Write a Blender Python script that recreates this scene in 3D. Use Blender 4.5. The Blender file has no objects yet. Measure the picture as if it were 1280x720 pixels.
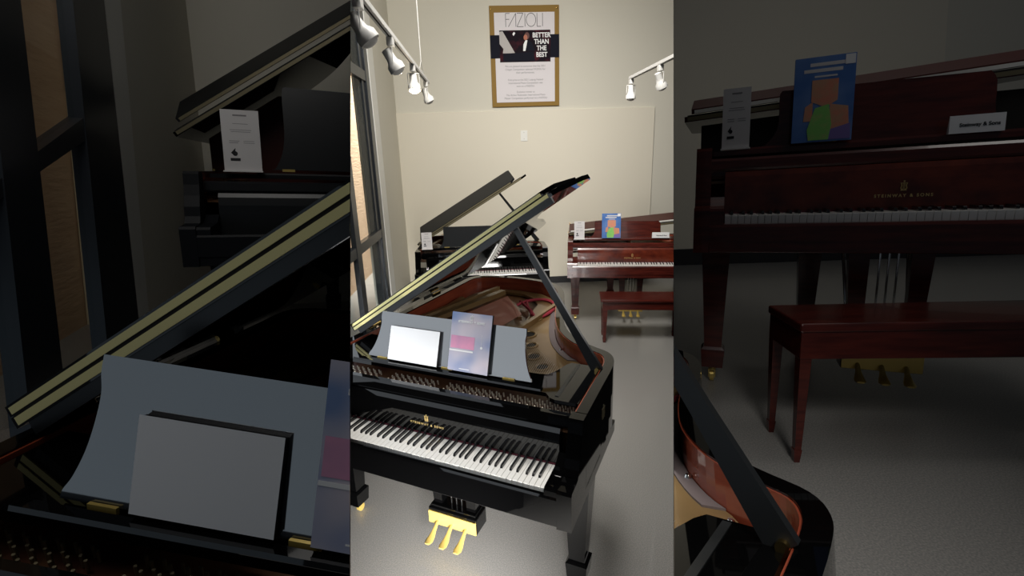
import bpy, bmesh, math, random
from mathutils import Matrix, Vector
random.seed(7)
SC = bpy.context.scene
COL = SC.collection
PI = math.pi

# ------------------------------------------------------------------ camera
F_PX, PITCH, ROLL, CAM_H, PSI = 608.18, .2749, -.03, 1.966, .05
cD = bpy.data.cameras.new('camera'); cam = bpy.data.objects.new('camera', cD); COL.objects.link(cam)
cD.sensor_width = 36.0; cD.lens = F_PX / 1280 * 36.0; cD.clip_start = .01; cD.clip_end = 100
RP = Matrix.Rotation(-PSI, 3, 'Z')
FW = RP @ Vector((0, math.cos(PITCH), -math.sin(PITCH)))
UP = RP @ Vector((0, math.sin(PITCH), math.cos(PITCH)))
RT = RP @ Vector((1, 0, 0))
cr, sr = math.cos(ROLL), math.sin(ROLL)
cx = RT * cr + UP * sr
cyv = -RT * sr + UP * cr
m = Matrix.Identity(4)
for i in range(3):
    m[i][0] = cx[i]; m[i][1] = cyv[i]; m[i][2] = -FW[i]
m[0][3], m[1][3], m[2][3] = 0, 0, CAM_H
cam.matrix_world = m
SC.camera = cam
EYE = Vector((0, 0, CAM_H))

def ray(x, y):
    a, b = x - 640, y - 360
    u = a * cr + b * sr; v = -a * sr + b * cr
    return (FW * F_PX + RT * u - UP * v) / F_PX

# ------------------------------------------------------------------ world, colour management, lights
W = bpy.data.worlds.new('world'); SC.world = W; W.use_nodes = True
W.node_tree.nodes['Background'].inputs[0].default_value = (.75, .85, 1, 1)
W.node_tree.nodes['Background'].inputs[1].default_value = .03
SC.view_settings.view_transform = 'Standard'; SC.view_settings.look = 'None'
SC.view_settings.gamma = 1; SC.view_settings.exposure = 0; SC.view_settings.use_curve_mapping = False

def area(name, loc, target, sx, sy, power, col=(1, 1, 1), spread=180):
    L = bpy.data.lights.new(name, 'AREA'); L.shape = 'RECTANGLE'; L.size = sx; L.size_y = sy
    L.energy = power; L.color = col; L.spread = math.radians(spread)
    o = bpy.data.objects.new(name, L); COL.objects.link(o)
    d = Vector(target) - Vector(loc)
    o.matrix_world = Matrix.Translation(loc) @ d.to_track_quat('-Z', 'Y').to_matrix().to_4x4()
    return o

area('overhead_fill_back', (.30, 3.0, 4.3), (.95, 7.0, .0), .90, 1.1, 112, (1, .965, .90))  # added overhead lamp aimed at the back wall, not a known fitting
area('wall_panel_fill', (.75, 3.6, 3.9), (1.15, 7.2, 1.45), .9, .9, 12, (1, .965, .92), 75)  # added fill brightening the back wall panel, not a track head
area('overhead_fill_front', (.20, 2.0, 4.6), (.20, 2.05, 0), .40, 1.0, 54, (1, .97, .93))  # added overhead lamp for the keys and front floor, not a known fitting
# added edge-on panel left of the front piano, for its music desk to mirror
_n = ray(438, 0).cross(ray(438, 720)).normalized()
if _n.x < 0: _n.negate()
_e = _n.cross(Vector((0, 0, 1))).normalized()
if _e.y < 0: _e.negate()
_u = _e.cross(_n).normalized()
if _u.z < 0: _u.negate()
_p = EYE + _e * 1.95 - _u * .66 + _n * .012
area('front_desk_fill', _p, _p + _n, 1.7, .80, 4.1, (.86, .93, 1))  # added panel sized to the desk's reflection, hanging inside the room, not a window
_n = ray(842, 0).cross(ray(842, 720)).normalized()
if _n.x > 0: _n.negate()
_e = _n.cross(Vector((0, 0, 1))).normalized()
if _e.y < 0: _e.negate()
_u = _e.cross(_n).normalized()
if _u.z < 0: _u.negate()
_p = EYE + _e * 3.1 - _u * .40 + _n * .012
area('right_side_fill', _p, _p + _n - Vector((0, 0, .25)) * 0, 1.6, .8, 6, (1, .97, .93))  # added fill for the piano interior; no window known on this side
area('front_floor_fill', (.0, .50, .40), (-.30, 2.0, .20), .45, .60, 25, (1, .98, .95), 62)  # added low fill for the floor and legs under the piano
area('left_bay_fill', (-.85, .7, 3.8), (-2.6, 2.0, 1.5), 1.4, 1.4, 12.5, (1, .97, .92))  # added fill that lights the left bay walls
area('left_desk_fill', (-2.0, -.58, 1.38), (-.55, .8, 1.48), 1.5, 1.3, 1.3, (.72, .87, 1))  # added panel, set where the left bay's music desk mirrors it
area('right_near_fill', (.40, -.3, 2.9), (.62, 1.0, .9), .4, .4, 1.7, (1, .97, .92), 50)  # small added lamp for the inner rim at lower right
area('right_rim_fill', (1.55, 2.7, 3.6), (1.5, 2.6, 0), 2.0, 2.0, 2.4, (1, .97, .92))  # added dim panel giving the black rim top something to reflect
area('right_bay_fill', (2.3, 1.2, 3.9), (2.6, 4.6, 1.2), .9, .9, 7.5, (1, .97, .92))  # added fill aimed at the right bay's back wall
area('daylight_outside', (-1.30, 8.6, 4.2), (-2.0, 8.0, 1.6), 1.2, 1.6, 105, (1, .97, .92), 70)  # added lamp standing in for daylight on the stucco wall outside

# ------------------------------------------------------------------ materials
def mat(name, col, rough=.5, metal=0, coat=0, spec=.5, noise=None, bump=None, emit=None):
    M = bpy.data.materials.new(name); M.use_nodes = True
    nt = M.node_tree; b = nt.nodes['Principled BSDF']
    b.inputs['Base Color'].default_value = (*col, 1); b.inputs['Roughness'].default_value = rough
    b.inputs['Metallic'].default_value = metal; b.inputs['Coat Weight'].default_value = coat
    b.inputs['Coat Roughness'].default_value = .03
    b.inputs['Specular IOR Level'].default_value = spec
    if emit:
        b.inputs['Emission Color'].default_value = (*emit[0], 1); b.inputs['Emission Strength'].default_value = emit[1]
    tc = nt.nodes.new('ShaderNodeTexCoord')
    if noise:   # (scale, col2, detail, (sx,sy,sz), lo, hi)
        sc, c2, det, st, lo, hi = noise
        mp = nt.nodes.new('ShaderNodeMapping'); mp.inputs['Scale'].default_value = st
        nz = nt.nodes.new('ShaderNodeTexNoise'); nz.inputs['Scale'].default_value = sc; nz.inputs['Detail'].default_value = det
        rp = nt.nodes.new('ShaderNodeValToRGB'); rp.color_ramp.elements[0].position = lo; rp.color_ramp.elements[1].position = hi
        rp.color_ramp.elements[0].color = (*col, 1); rp.color_ramp.elements[1].color = (*c2, 1)
        nt.links.new(tc.outputs['Object'], mp.inputs[0]); nt.links.new(mp.outputs[0], nz.inputs['Vector'])
        nt.links.new(nz.outputs['Fac'], rp.inputs[0]); nt.links.new(rp.outputs[0], b.inputs['Base Color'])
    if bump:    # (scale, strength, (sx,sy,sz))
        mp2 = nt.nodes.new('ShaderNodeMapping'); mp2.inputs['Scale'].default_value = bump[2]
        n2 = nt.nodes.new('ShaderNodeTexNoise'); n2.inputs['Scale'].default_value = bump[0]; n2.inputs['Detail'].default_value = 4
        bp = nt.nodes.new('ShaderNodeBump'); bp.inputs['Strength'].default_value = bump[1]; bp.inputs['Distance'].default_value = .01
        nt.links.new(tc.outputs['Object'], mp2.inputs[0]); nt.links.new(mp2.outputs[0], n2.inputs['Vector'])
        nt.links.new(n2.outputs['Fac'], bp.inputs['Height']); nt.links.new(bp.outputs[0], b.inputs['Normal'])
    return M

K = {}
K['black'] = mat('black_lacquer', (.0013, .0013, .0014), .03, 0, .1)
K['black_matte'] = mat('black_matte_lacquer', (.006, .007, .009), .5, 0, 0, .2)
K['dull_brass'] = mat('dull_brass', (.20, .17, .10), .45, .5)
K['black_satin'] = mat('black_satin', (.010, .011, .012), .32)
K['desk_black'] = mat('polished_desk', (.03, .034, .04), .10, 0, 1, 1.0); K['desk_black'].node_tree.nodes['Principled BSDF'].inputs['IOR'].default_value = 1.9; K['desk_black'].node_tree.nodes['Principled BSDF'].inputs['Coat IOR'].default_value = 1.9
K['light_baffle'] = mat('charcoal_baffle', (.007, .007, .0075), .95, spec=.02)  # for the added light baffles, near black to keep reflections down
K['mahogany'] = mat('mahogany_lacquer', (.10, .016, .010), .24, 0, .25, noise=(6, (.05, .008, .006), 4, (1, 8, 8), .35, .65))
K['mahogany_satin'] = mat('mahogany_satin', (.055, .011, .008), .45, 0, 0, .25)
K['burl'] = mat('burl_veneer', (.18, .030, .012), .24, 0, .25, noise=(9, (.06, .009, .006), 6, (1, 1, 1.4), .3, .7))
K['inner_red'] = mat('inner_rim_veneer', (.30, .062, .028), .25, 0, .5, noise=(4, (.20, .038, .020), 4, (1, 1, 10), .3, .7))
K['soundboard'] = mat('spruce', (.26, .12, .05), .4, 0, .3, noise=(5, (.18, .08, .03), 3, (12, 1, 1), .35, .65))
K['pin_field'] = mat('pin_field_bronze', (.16, .075, .035), .4, .3, 0, noise=(8, (.09, .03, .02), 2, (1, 1, 1), .4, .6))
K['plate'] = mat('cast_plate_gold', (.31, .20, .085), .36, .35, .3, noise=(3, (.20, .12, .045), 3, (1, 1, 1), .3, .7))
K['white_key'] = mat('white_key', (.86, .84, .80), .2, 0, .4)
K['black_key'] = mat('black_key', (.012, .012, .013), .22, 0, .3)
K['brass'] = mat('brass', (.80, .56, .20), .2, 1)
K['pedal_brass'] = mat('pedal_brass', (.78, .57, .16), .28, .55, .4)
K['hinge_brass'] = mat('hinge_brass', (1.0, .89, .40), .5, 0)
K['steel'] = mat('nickel', (.7, .7, .68), .2, 1)
K['grey_felt'] = mat('grey_felt', (.15, .12, .12), .6)
K['pin_steel'] = mat('pin_steel', (.75, .68, .56), .35, .3)
K['felt_red'] = mat('red_felt', (.35, .03, .05), .9)
K['felt_dark'] = mat('maroon_felt', (.12, .02, .035), .9)
K['copper'] = mat('copper_strings', (.42, .16, .11), .4, .2)
K['wire'] = mat('steel_strings', (.55, .5, .42), .3, .8)
K['wall'] = mat('wall_paint', (.66, .63, .54), .75, bump=(60, .05, (1, 1, 1)))
K['panel'] = mat('panel_paint', (.74, .69, .575), .7, bump=(60, .05, (1, 1, 1)))
K['floor'] = mat('speckled_epoxy', (.20, .20, .195), .28, 0, .15, noise=(190, (.36, .34, .315), 3, (1, 1, 1), .36, .72))
K['rubber'] = mat('black_rubber', (.012, .012, .014), .5)
K['frame_dark'] = mat('anodised_frame', (.035, .040, .048), .3, .4)
K['casing'] = mat('white_trim', (.80, .79, .74), .5)
K['stucco'] = mat('tan_stucco', (.50, .34, .22), .9, noise=(2.0, (.56, .39, .26), 6, (1, 1, 5), .3, .7), bump=(6, .7, (1, 1, 5)))
K['cream'] = mat('cream_stucco', (.60, .50, .33), .9)
K['paper'] = mat('white_paper', (.86, .86, .87), .6)
K['paper_grey'] = mat('card_paper', (.70, .68, .68), .5)
K['ink'] = mat('black_ink', (.01, .01, .012), .5)
K['ink_grey'] = mat('grey_ink', (.25, .24, .25), .6)
K['gold_paint'] = mat('gold_leaf', (.75, .55, .22), .35, .6)
K['white_metal'] = mat('white_enamel', (.74, .73, .70), .35)
K['poster_gold'] = mat('poster_gold', (.27, .16, .035), .6, .0, spec=.2)
K['poster_lilac'] = mat('poster_paper', (.71, .67, .69), .6)
K['poster_dark'] = mat('poster_photo_dark', (.009, .010, .018), .7, spec=.1)
K['poster_photo'] = mat('poster_photo_maroon', (.010, .006, .010), .7, spec=.1, noise=(9, (.07, .012, .02), 3, (1, 1, 1), .5, .75))
K['skin'] = mat('printed_skin', (.42, .12, .06), .6)
K['hair'] = mat('printed_hair', (.10, .02, .015), .6)
K['white_print'] = mat('white_print', (.8, .8, .8), .5)
K['grey_print'] = mat('grey_print', (.38, .35, .33), .5)
K['blue'] = mat('blue_cover', (.065, .17, .47), .35, noise=(7, (.16, .28, .58), 2, (1, 1, 1), .4, .7))
K['orange'] = mat('orange_print', (.74, .27, .17), .4, noise=(30, (.60, .33, .20), 3, (1, 1, 1), .35, .65))
K['green'] = mat('green_print', (.24, .62, .14), .4, noise=(30, (.42, .55, .18), 3, (1, 1, 1), .5, .8))
K['purple'] = mat('purple_print', (.22, .16, .45), .4)
K['lamp_glow'] = mat('lit_bulb', (1, .95, .85), .3, emit=((1, .86, .66), 6))
K['shadow_dark'] = mat('cavity_shade', (.01, .008, .006), .8)  # near-black standing in for shade in holes, slots and gaps

def brochure_mat():
    M = bpy.data.materials.new('brochure_cover'); M.use_nodes = True; nt = M.node_tree; b = nt.nodes['Principled BSDF']
    b.inputs['Roughness'].default_value = .22
    tc = nt.nodes.new('ShaderNodeTexCoord'); nz = nt.nodes.new('ShaderNodeTexNoise')
    nz.inputs['Scale'].default_value = 5.5; nz.inputs['Detail'].default_value = 1.5
    rp = nt.nodes.new('ShaderNodeValToRGB'); e = rp.color_ramp.elements
    e[0].position = .33; e[0].color = (.15, .23, .44, 1); e[1].position = .7; e[1].color = (.72, .60, .62, 1)
    x = e.new(.5); x.color = (.47, .45, .54, 1)
    nt.links.new(tc.outputs['Object'], nz.inputs['Vector']); nt.links.new(nz.outputs['Fac'], rp.inputs[0]); nt.links.new(rp.outputs[0], b.inputs['Base Color'])
    return M
K['brochure'] = brochure_mat()
K['pink'] = mat('pink_print', (.72, .30, .46), .3, noise=(14, (.50, .25, .40), 2, (1, 1, 1), .35, .7))

def glass_mat():
    M = bpy.data.materials.new('window_glass'); M.use_nodes = True; nt = M.node_tree
    for n in list(nt.nodes):
        if n.type != 'OUTPUT_MATERIAL': nt.nodes.remove(n)
    out = [n for n in nt.nodes if n.type == 'OUTPUT_MATERIAL'][0]
    t = nt.nodes.new('ShaderNodeBsdfTransparent'); t.inputs[0].default_value = (.93, .95, .94, 1)
    g = nt.nodes.new('ShaderNodeBsdfGlossy'); g.inputs['Roughness'].default_value = .02
    mx = nt.nodes.new('ShaderNodeMixShader'); mx.inputs[0].default_value = .06
    nt.links.new(t.outputs[0], mx.inputs[1]); nt.links.new(g.outputs[0], mx.inputs[2]); nt.links.new(mx.outputs[0], out.inputs[0])
    return M
K['glass'] = glass_mat()

# ------------------------------------------------------------------ helpers
def box(bm, x0, x1, y0, y1, z0, z1, bev=0):
    vs = [bm.verts.new((x, y, z)) for z in (z0, z1) for x, y in ((x0, y0), (x1, y0), (x1, y1), (x0, y1))]
    fs = [bm.faces.new([vs[i] for i in q]) for q in ((3, 2, 1, 0), (4, 5, 6, 7), (0, 1, 5, 4), (1, 2, 6, 5), (2, 3, 7, 6), (3, 0, 4, 7))]
    if bev:
        es = list({e for f in fs for e in f.edges})
        bmesh.ops.bevel(bm, geom=es, offset=bev, segments=2, affect='EDGES', profile=.5)
    return bm
def prism(bm, pts, a0, a1, axis='x'):
    """closed outline extruded along an axis; pts are the two other coordinates in order"""
    def P(p, a):
        if axis == 'x': return (a, p[0], p[1])
        if axis == 'y': return (p[0], a, p[1])
        return (p[0], p[1], a)
    A = [bm.verts.new(P(p, a0)) for p in pts]; B = [bm.verts.new(P(p, a1)) for p in pts]
    n = len(pts)
    for i in range(n):
        bm.faces.new((A[i], A[(i + 1) % n], B[(i + 1) % n], B[i]))
    bm.faces.new(A[::-1]); bm.faces.new(B)
    return bm
def frustum(bm, cx0, cy0, z0, w0, d0, cx1, cy1, z1, w1, d1):
    A = [bm.verts.new((cx0 + a * w0 / 2, cy0 + b * d0 / 2, z0)) for a, b in ((-1, -1), (1, -1), (1, 1), (-1, 1))]
    B = [bm.verts.new((cx1 + a * w1 / 2, cy1 + b * d1 / 2, z1)) for a, b in ((-1, -1), (1, -1), (1, 1), (-1, 1))]
    bm.faces.new(A[::-1]); bm.faces.new(B)
    for i in range(4): bm.faces.new((A[i], A[(i + 1) % 4], B[(i + 1) % 4], B[i]))
    return bm
def tube(bm, pts, r, seg=8, rs=None):
    pts = [Vector(p) for p in pts]; rings = []
    for i, p in enumerate(pts):
        d = (pts[min(i + 1, len(pts) - 1)] - pts[max(i - 1, 0)]).normalized()
        up = Vector((0, 0, 1)) if abs(d.z) < .9 else Vector((1, 0, 0))
        a = d.cross(up).normalized(); b = d.cross(a)
        rr = rs[i] if rs else r
        rings.append([bm.verts.new(p + (a * math.cos(t) + b * math.sin(t)) * rr) for t in [2 * PI * k / seg for k in range(seg)]])
    for i in range(len(rings) - 1):
        for k in range(seg):
            bm.faces.new((rings[i][k], rings[i][(k + 1) % seg], rings[i + 1][(k + 1) % seg], rings[i + 1][k]))
    bm.faces.new(rings[0][::-1]); bm.faces.new(rings[-1])
    return bm
def bar(bm, p0, p1, w, h, up=(0, 0, 1), w1=None, h1=None):
    p0, p1 = Vector(p0), Vector(p1); d = (p1 - p0).normalized(); up = Vector(up)
    a = d.cross(up).normalized(); b = a.cross(d)
    w1 = w1 or w; h1 = h1 or h
    A = [bm.verts.new(p0 + a * s * w / 2 + b * t * h / 2) for s, t in ((-1, -1), (1, -1), (1, 1), (-1, 1))]
    B = [bm.verts.new(p1 + a * s * w1 / 2 + b * t * h1 / 2) for s, t in ((-1, -1), (1, -1), (1, 1), (-1, 1))]
    bm.faces.new(A[::-1]); bm.faces.new(B)
    for i in range(4): bm.faces.new((A[i], A[(i + 1) % 4], B[(i + 1) % 4], B[i]))
    return bm
def quad(bm, pts, th, n=None):
    """planar outline given as 3-D points, thickened along its normal"""
    P = [Vector(p) for p in pts]
    if n is None:
        n = Vector((0, 0, 0))
        for i in range(len(P)): n += P[i].cross(P[(i + 1) % len(P)])
        n.normalize()
    else: n = Vector(n)
    A = [bm.verts.new(p) for p in P]; B = [bm.verts.new(p + n * th) for p in P]
    k = len(P)
    for i in range(k): bm.faces.new((A[i], A[(i + 1) % k], B[(i + 1) % k], B[i]))
    bm.faces.new(A[::-1]); bm.faces.new(B)
    return bm
def disc(bm, c, r, h, seg=24, axis='z', sx=1, sy=1):
    pts = [(math.cos(2 * PI * k / seg) * r * sx, math.sin(2 * PI * k / seg) * r * sy) for k in range(seg)]
    if axis == 'z': return prism(bm, [(c[0] + a, c[1] + b) for a, b in pts], c[2], c[2] + h, 'z')
    if axis == 'y': return prism(bm, [(c[0] + a, c[2] + b) for a, b in pts], c[1], c[1] + h, 'y')
    return prism(bm, [(c[1] + a, c[2] + b) for a, b in pts], c[0], c[0] + h, 'x')
def lathe(bm, prof, M, seg=20):
    rings = [[bm.verts.new(M @ Vector((r * math.cos(2 * PI * k / seg), r * math.sin(2 * PI * k / seg), z))) for k in range(seg)] for r, z in prof]
    for i in range(len(rings) - 1):
        for k in range(seg):
            bm.faces.new((rings[i][k], rings[i][(k + 1) % seg], rings[i + 1][(k + 1) % seg], rings[i + 1][k]))
    bm.faces.new(rings[0][::-1]); bm.faces.new(rings[-1])
    return bm
def obj(name, bm, m, parent=None, smooth=False, label=None):
    bmesh.ops.recalc_face_normals(bm, faces=bm.faces)
    me = bpy.data.meshes.new(name); bm.to_mesh(me); bm.free()
    if isinstance(m, str): m = K[m]
    me.materials.append(m)
    if smooth:
        for p in me.polygons: p.use_smooth = True
        try: me.set_sharp_from_angle(angle=math.radians(35))
        except Exception: pass
    o = bpy.data.objects.new(name, me); COL.objects.link(o)
    if parent: o.parent = parent
    if label: o['label'] = label
    return o
def N(): return bmesh.new()
def thing(name, label, cat, M=None, group=None):
    o = bpy.data.objects.new(name, None); COL.objects.link(o); o.empty_display_size = .1
    o['label'] = label; o['category'] = cat
    if group: o['group'] = group
    if M is not None: put(o, M)
    return o
def tag(o, label, cat, M=None, group=None):
    o['label'] = label; o['category'] = cat
    if group: o['group'] = group
    if M is not None: put(o, M)
    return o
def struct(name, bm, m, M=None, parent=None):
    o = obj(name, bm, m, parent)
    if not parent: o['kind'] = 'structure'
    if M is not None: o.matrix_basis = M
    return o
PEND = {}
def settle():
    """things standing in a stretched frame: put the stretch into the meshes, keep a rigid base"""
    km = {}
    for c in bpy.data.objects:
        if c.parent: km.setdefault(c.parent.name, []).append(c)
    for name, M in PEND.items():
        o = bpy.data.objects[name]
        rigid = Matrix.Translation(M.to_translation()) @ M.to_quaternion().to_matrix().to_4x4()
        res = rigid.inverted() @ M
        def rec(x, acc):
            for c in km.get(x.name, []):
                a2 = acc @ c.matrix_basis
                if c.type == 'MESH':
                    if c.data.users > 1: c.data = c.data.copy()
                    c.data.transform(res @ a2)
                rec(c, a2); c.matrix_basis = Matrix.Identity(4)
        if o.type == 'MESH': o.data.transform(res)
        rec(o, Matrix.Identity(4))
        o.matrix_basis = rigid
    PEND.clear()
def put(o, M):
    sc = M.to_scale()
    if max(abs(v - 1) for v in sc) > 1e-3: PEND[o.name] = M.copy()
    else: o.matrix_basis = M
def TRS(t, R=None, s=(1, 1, 1)):
    M = Matrix.Diagonal((*s, 1))
    if R is not None: M = Matrix(R).to_4x4() @ M
    return Matrix.Translation(t) @ M
def rotz(a): return Matrix.Rotation(a, 4, 'Z')
def text_bm(s, size, depth=.0006, align='CENTER', spacing=1.0, sx=1.0, bold=0):
    cu = bpy.data.curves.new('t', 'FONT'); cu.body = s; cu.size = size; cu.extrude = depth; cu.align_x = align
    cu.space_character = spacing; cu.offset = bold
    ob = bpy.data.objects.new('t', cu); COL.objects.link(ob)
    dg = bpy.context.evaluated_depsgraph_get(); dg.update()
    me = bpy.data.meshes.new_from_object(ob.evaluated_get(dg))
    bm = bmesh.new(); bm.from_mesh(me)
    for v in bm.verts: v.co.x *= sx
    bpy.data.objects.remove(ob); bpy.data.curves.remove(cu); bpy.data.meshes.remove(me)
    return bm
def text_obj(name, s, size, m, parent, M, **kw):
    bm = text_bm(s, size, **kw); bm.transform(M)
    return obj(name, bm, m, parent)
def face_M(o, ex, ey):
    """matrix with local x -> ex, y -> ey, z -> normal at origin o"""
    ex = Vector(ex).normalized(); ey = Vector(ey).normalized(); ez = ex.cross(ey).normalized(); ey = ez.cross(ex)
    M = Matrix.Identity(4)
    for i in range(3): M[i][0] = ex[i]; M[i][1] = ey[i]; M[i][2] = ez[i]; M[i][3] = o[i]
    return M
def smooth_path(P, n=6, closed=False):
    out = []
    for i in range(len(P) - 1):
        p0 = P[max(i - 1, 0)]; p1 = P[i]; p2 = P[i + 1]; p3 = P[min(i + 2, len(P) - 1)]
        for k in range(n):
            t = k / n
            out.append(tuple(.5 * (2 * p1[j] + (-p0[j] + p2[j]) * t + (2 * p0[j] - 5 * p1[j] + 4 * p2[j] - p3[j]) * t * t + (-p0[j] + 3 * p1[j] - 3 * p2[j] + p3[j]) * t ** 3) for j in range(len(p1))))
    out.append(tuple(P[-1])); return out
def offset_path(P, d):
    out = []
    for i, p in enumerate(P):
        a = P[max(i - 1, 0)]; b = P[min(i + 1, len(P) - 1)]
        dx, dy = b[0] - a[0], b[1] - a[1]; l = math.hypot(dx, dy) or 1
        out.append((p[0] - dy / l * d, p[1] + dx / l * d))
    return out

# ------------------------------------------------------------------ made-up dim side bays, kept dark by two added light baffles
def wm(o):
    M = o.matrix_basis.copy()
    while o.parent:
        o = o.parent; M = o.matrix_basis @ M
    return M
NL = ray(438, 0).cross(ray(438, 720)).normalized()
if NL.x < 0: NL.negate()          # points to the centre bay
NR = ray(842, 0).cross(ray(842, 720)).normalized()
if NR.x > 0: NR.negate()          # points to the centre bay
def kids(o): return [c for c in bpy.data.objects if c.parent == o]
def trim(roots, cuts):
    """finish meshes at a partition: keep what lies on the side the normals point to"""
    km = {}
    for c in bpy.data.objects:
        if c.parent: km.setdefault(c.parent.name, []).append(c)
    def rec(o):
        for c in km.get(o.name, []): rec(c)
        if o.type != 'MESH': return
        M = wm(o); gone = False
        for n in cuts:
            ds = [(M @ v.co - EYE).dot(n) for v in o.data.vertices]
            if not ds or max(ds) <= .0009:
                gone = True; break
            if min(ds) < .0009:
                if o.data.users > 1: o.data = o.data.copy()
                Mi = M.inverted(); nl = (M.to_3x3().transposed() @ n)
                p = Mi @ (EYE + n * .0009)
                bm = bmesh.new(); bm.from_mesh(o.data)
                r = bmesh.ops.bisect_plane(bm, geom=bm.verts[:] + bm.edges[:] + bm.faces[:], plane_co=p, plane_no=nl.normalized(), clear_inner=True)
                es = [e for e in r['geom_cut'] if isinstance(e, bmesh.types.BMEdge)]
                if es:
                    try: bmesh.ops.holes_fill(bm, edges=es, sides=0)
                    except Exception: pass
                bm.to_mesh(o.data); bm.free()
                if not o.data.vertices: gone = True; break
        if gone and not [c for c in bpy.data.objects if c.parent == o]:
            bpy.data.objects.remove(o)
        elif gone:
            for c in [c for c in bpy.data.objects if c.parent == o]:
                c.parent = o.parent
            bpy.data.objects.remove(o)
    for r in roots: rec(r)

# ------------------------------------------------------------------ grand piano builder
# local frame: x = 0 at the right end of the keys (left end -1.222), y = 0 at the key fronts, z up
KW = .0235
def case_path(L=1.0):
    P = [(.113, .16), (.113, .40), (.113, .60), (.100, .70), (.055, .775), (-.040, .828), (-.136, .893), (-.235, 1.02), (-.315, 1.20), (-.385, 1.42),
         (-.440, 1.62), (-.505, 1.78), (-.60, 1.91), (-.72, 1.985), (-.88, 2.02), (-1.05, 2.025), (-1.20, 2.005), (-1.295, 1.95), (-1.335, 1.85), (-1.335, 1.60), (-1.335, .8), (-1.335, .16)]
    P = [(x, .16 + (y - .16) * L) for x, y in P]
    return smooth_path(P, 4)
def lyre_mark(bm, M, s):
    """small lyre emblem, s = height"""
    b2 = bmesh.new()
    for sg in (-1, 1):
        tube(b2, [(sg * .12 * s, .0, 0), (sg * .30 * s, .18 * s, 0), (sg * .22 * s, .5 * s, 0), (sg * .32 * s, .8 * s, 0)], .06 * s, 6)
    for k in (-1, 0, 1): tube(b2, [(k * .08 * s, .05 * s, 0), (k * .08 * s, .75 * s, 0)], .02 * s, 5)
    tube(b2, [(-.3 * s, .75 * s, 0), (.3 * s, .75 * s, 0)], .04 * s, 5)
    disc(b2, (0, .95 * s, 0), .10 * s, .02 * s, 10)
    tube(b2, [(-.3 * s, -.03 * s, 0), (.3 * s, -.03 * s, 0)], .06 * s, 5)
    b2.transform(M)
    me = bpy.data.meshes.new('x'); b2.to_mesh(me); b2.free(); bm.from_mesh(me); bpy.data.meshes.remove(me)
WHITE_ME = {}
def key_meshes():
    if WHITE_ME: return WHITE_ME
    b = N(); box(b, .0007, KW - .0007, .0, .150, -.022, 0, .0012); o = obj('white_key', b, 'white_key'); WHITE_ME['w'] = o.data; bpy.data.objects.remove(o)
    b = N(); prism(b, [(.050, 0), (.054, .0095), (.060, .0115), (.149, .0125), (.149, 0)], -.0048, .0048, 'x')
    o = obj('black_key', b, 'black_key'); WHITE_ME['b'] = o.data; bpy.data.objects.remove(o)
    return WHITE_ME
def make_leg(root, cx, cy, wood, top=.60, w0=.115, dy=0):
    b = N()
    frustum(b, cx, cy, .165, .072, .072, cx, cy, top, w0, w0)
    frustum(b, cx, cy, .075, .088, .088, cx, cy, .155, .100, .100)
    frustum(b, cx, cy, .155, .100, .100, cx, cy, .167, .080, .080)
    lg = obj('leg', b, wood, root)
    b = N(); tube(b, [(cx, cy, .075), (cx, cy, .055)], .014, 10)
    for s in (-1, 1): bar(b, (cx + s * .013, cy, .062), (cx + s * .013, cy + .018, .022), .005, .022)
    disc(b, (cx - .009, cy + .018, .0235), .0235, .018, 20, 'x')
    obj('caster', b, 'pedal_brass', lg, True, 'brass caster')
    return lg
def make_lyre(root, cx, cy, wood, sx=1):
    b = N()
    for s in (-1, 1): frustum(b, cx + s * .095, cy, .165, .045, .05, cx + s * .105, cy, .60, .075, .055)
    box(b, cx - .13, cx + .13, cy - .045, cy + .045, .205, .222, .003)
    box(b, cx - .14, cx + .14, cy - .055, cy + .055, .115, .207, .006)
    ly = obj('pedal_lyre', b, wood, root)
    b = N()
    for k in (-1, 0, 1): tube(b, [(cx + k * .03, cy, .22), (cx + k * .03, cy, .60)], .004, 8)
    for s in (-1, 1): tube(b, [(cx + s * .10, cy + .05, .15), (cx + s * .12, cy + .30, .60)], .007, 8)
    obj('pedal_rods', b, 'steel', ly, True, 'thin steel pedal rods')
    b = N(); box(b, cx - .138, cx + .138, cy - .062, cy - .054, .118, .190, .002)
    obj('pedal_plate', b, 'pedal_brass', ly, False, 'polished brass plate')
    for k in (-1, 0, 1):
        b = N(); px = cx + k * .082
        sec = [(-.05, .142, .008, .007), (-.075, .134, .009, .006), (-.10, .115, .011, .005), (-.13, .098, .018, .005), (-.155, .092, .021, .005), (-.172, .091, .014, .004)]
        rings = []
        for yy, z, w, h in sec:
            rings.append([b.verts.new((px + w * math.cos(t), cy + yy, z + h * math.sin(t))) for t in [2 * PI * q / 12 for q in range(12)]])
        for i in range(len(rings) - 1):
            for q in range(12): b.faces.new((rings[i][q], rings[i][(q + 1) % 12], rings[i + 1][(q + 1) % 12], rings[i + 1][q]))
        b.faces.new(rings[0]); b.faces.new(rings[-1][::-1])
        obj('pedal', b, 'pedal_brass', ly, True, 'brass pedal')
    return ly

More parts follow.
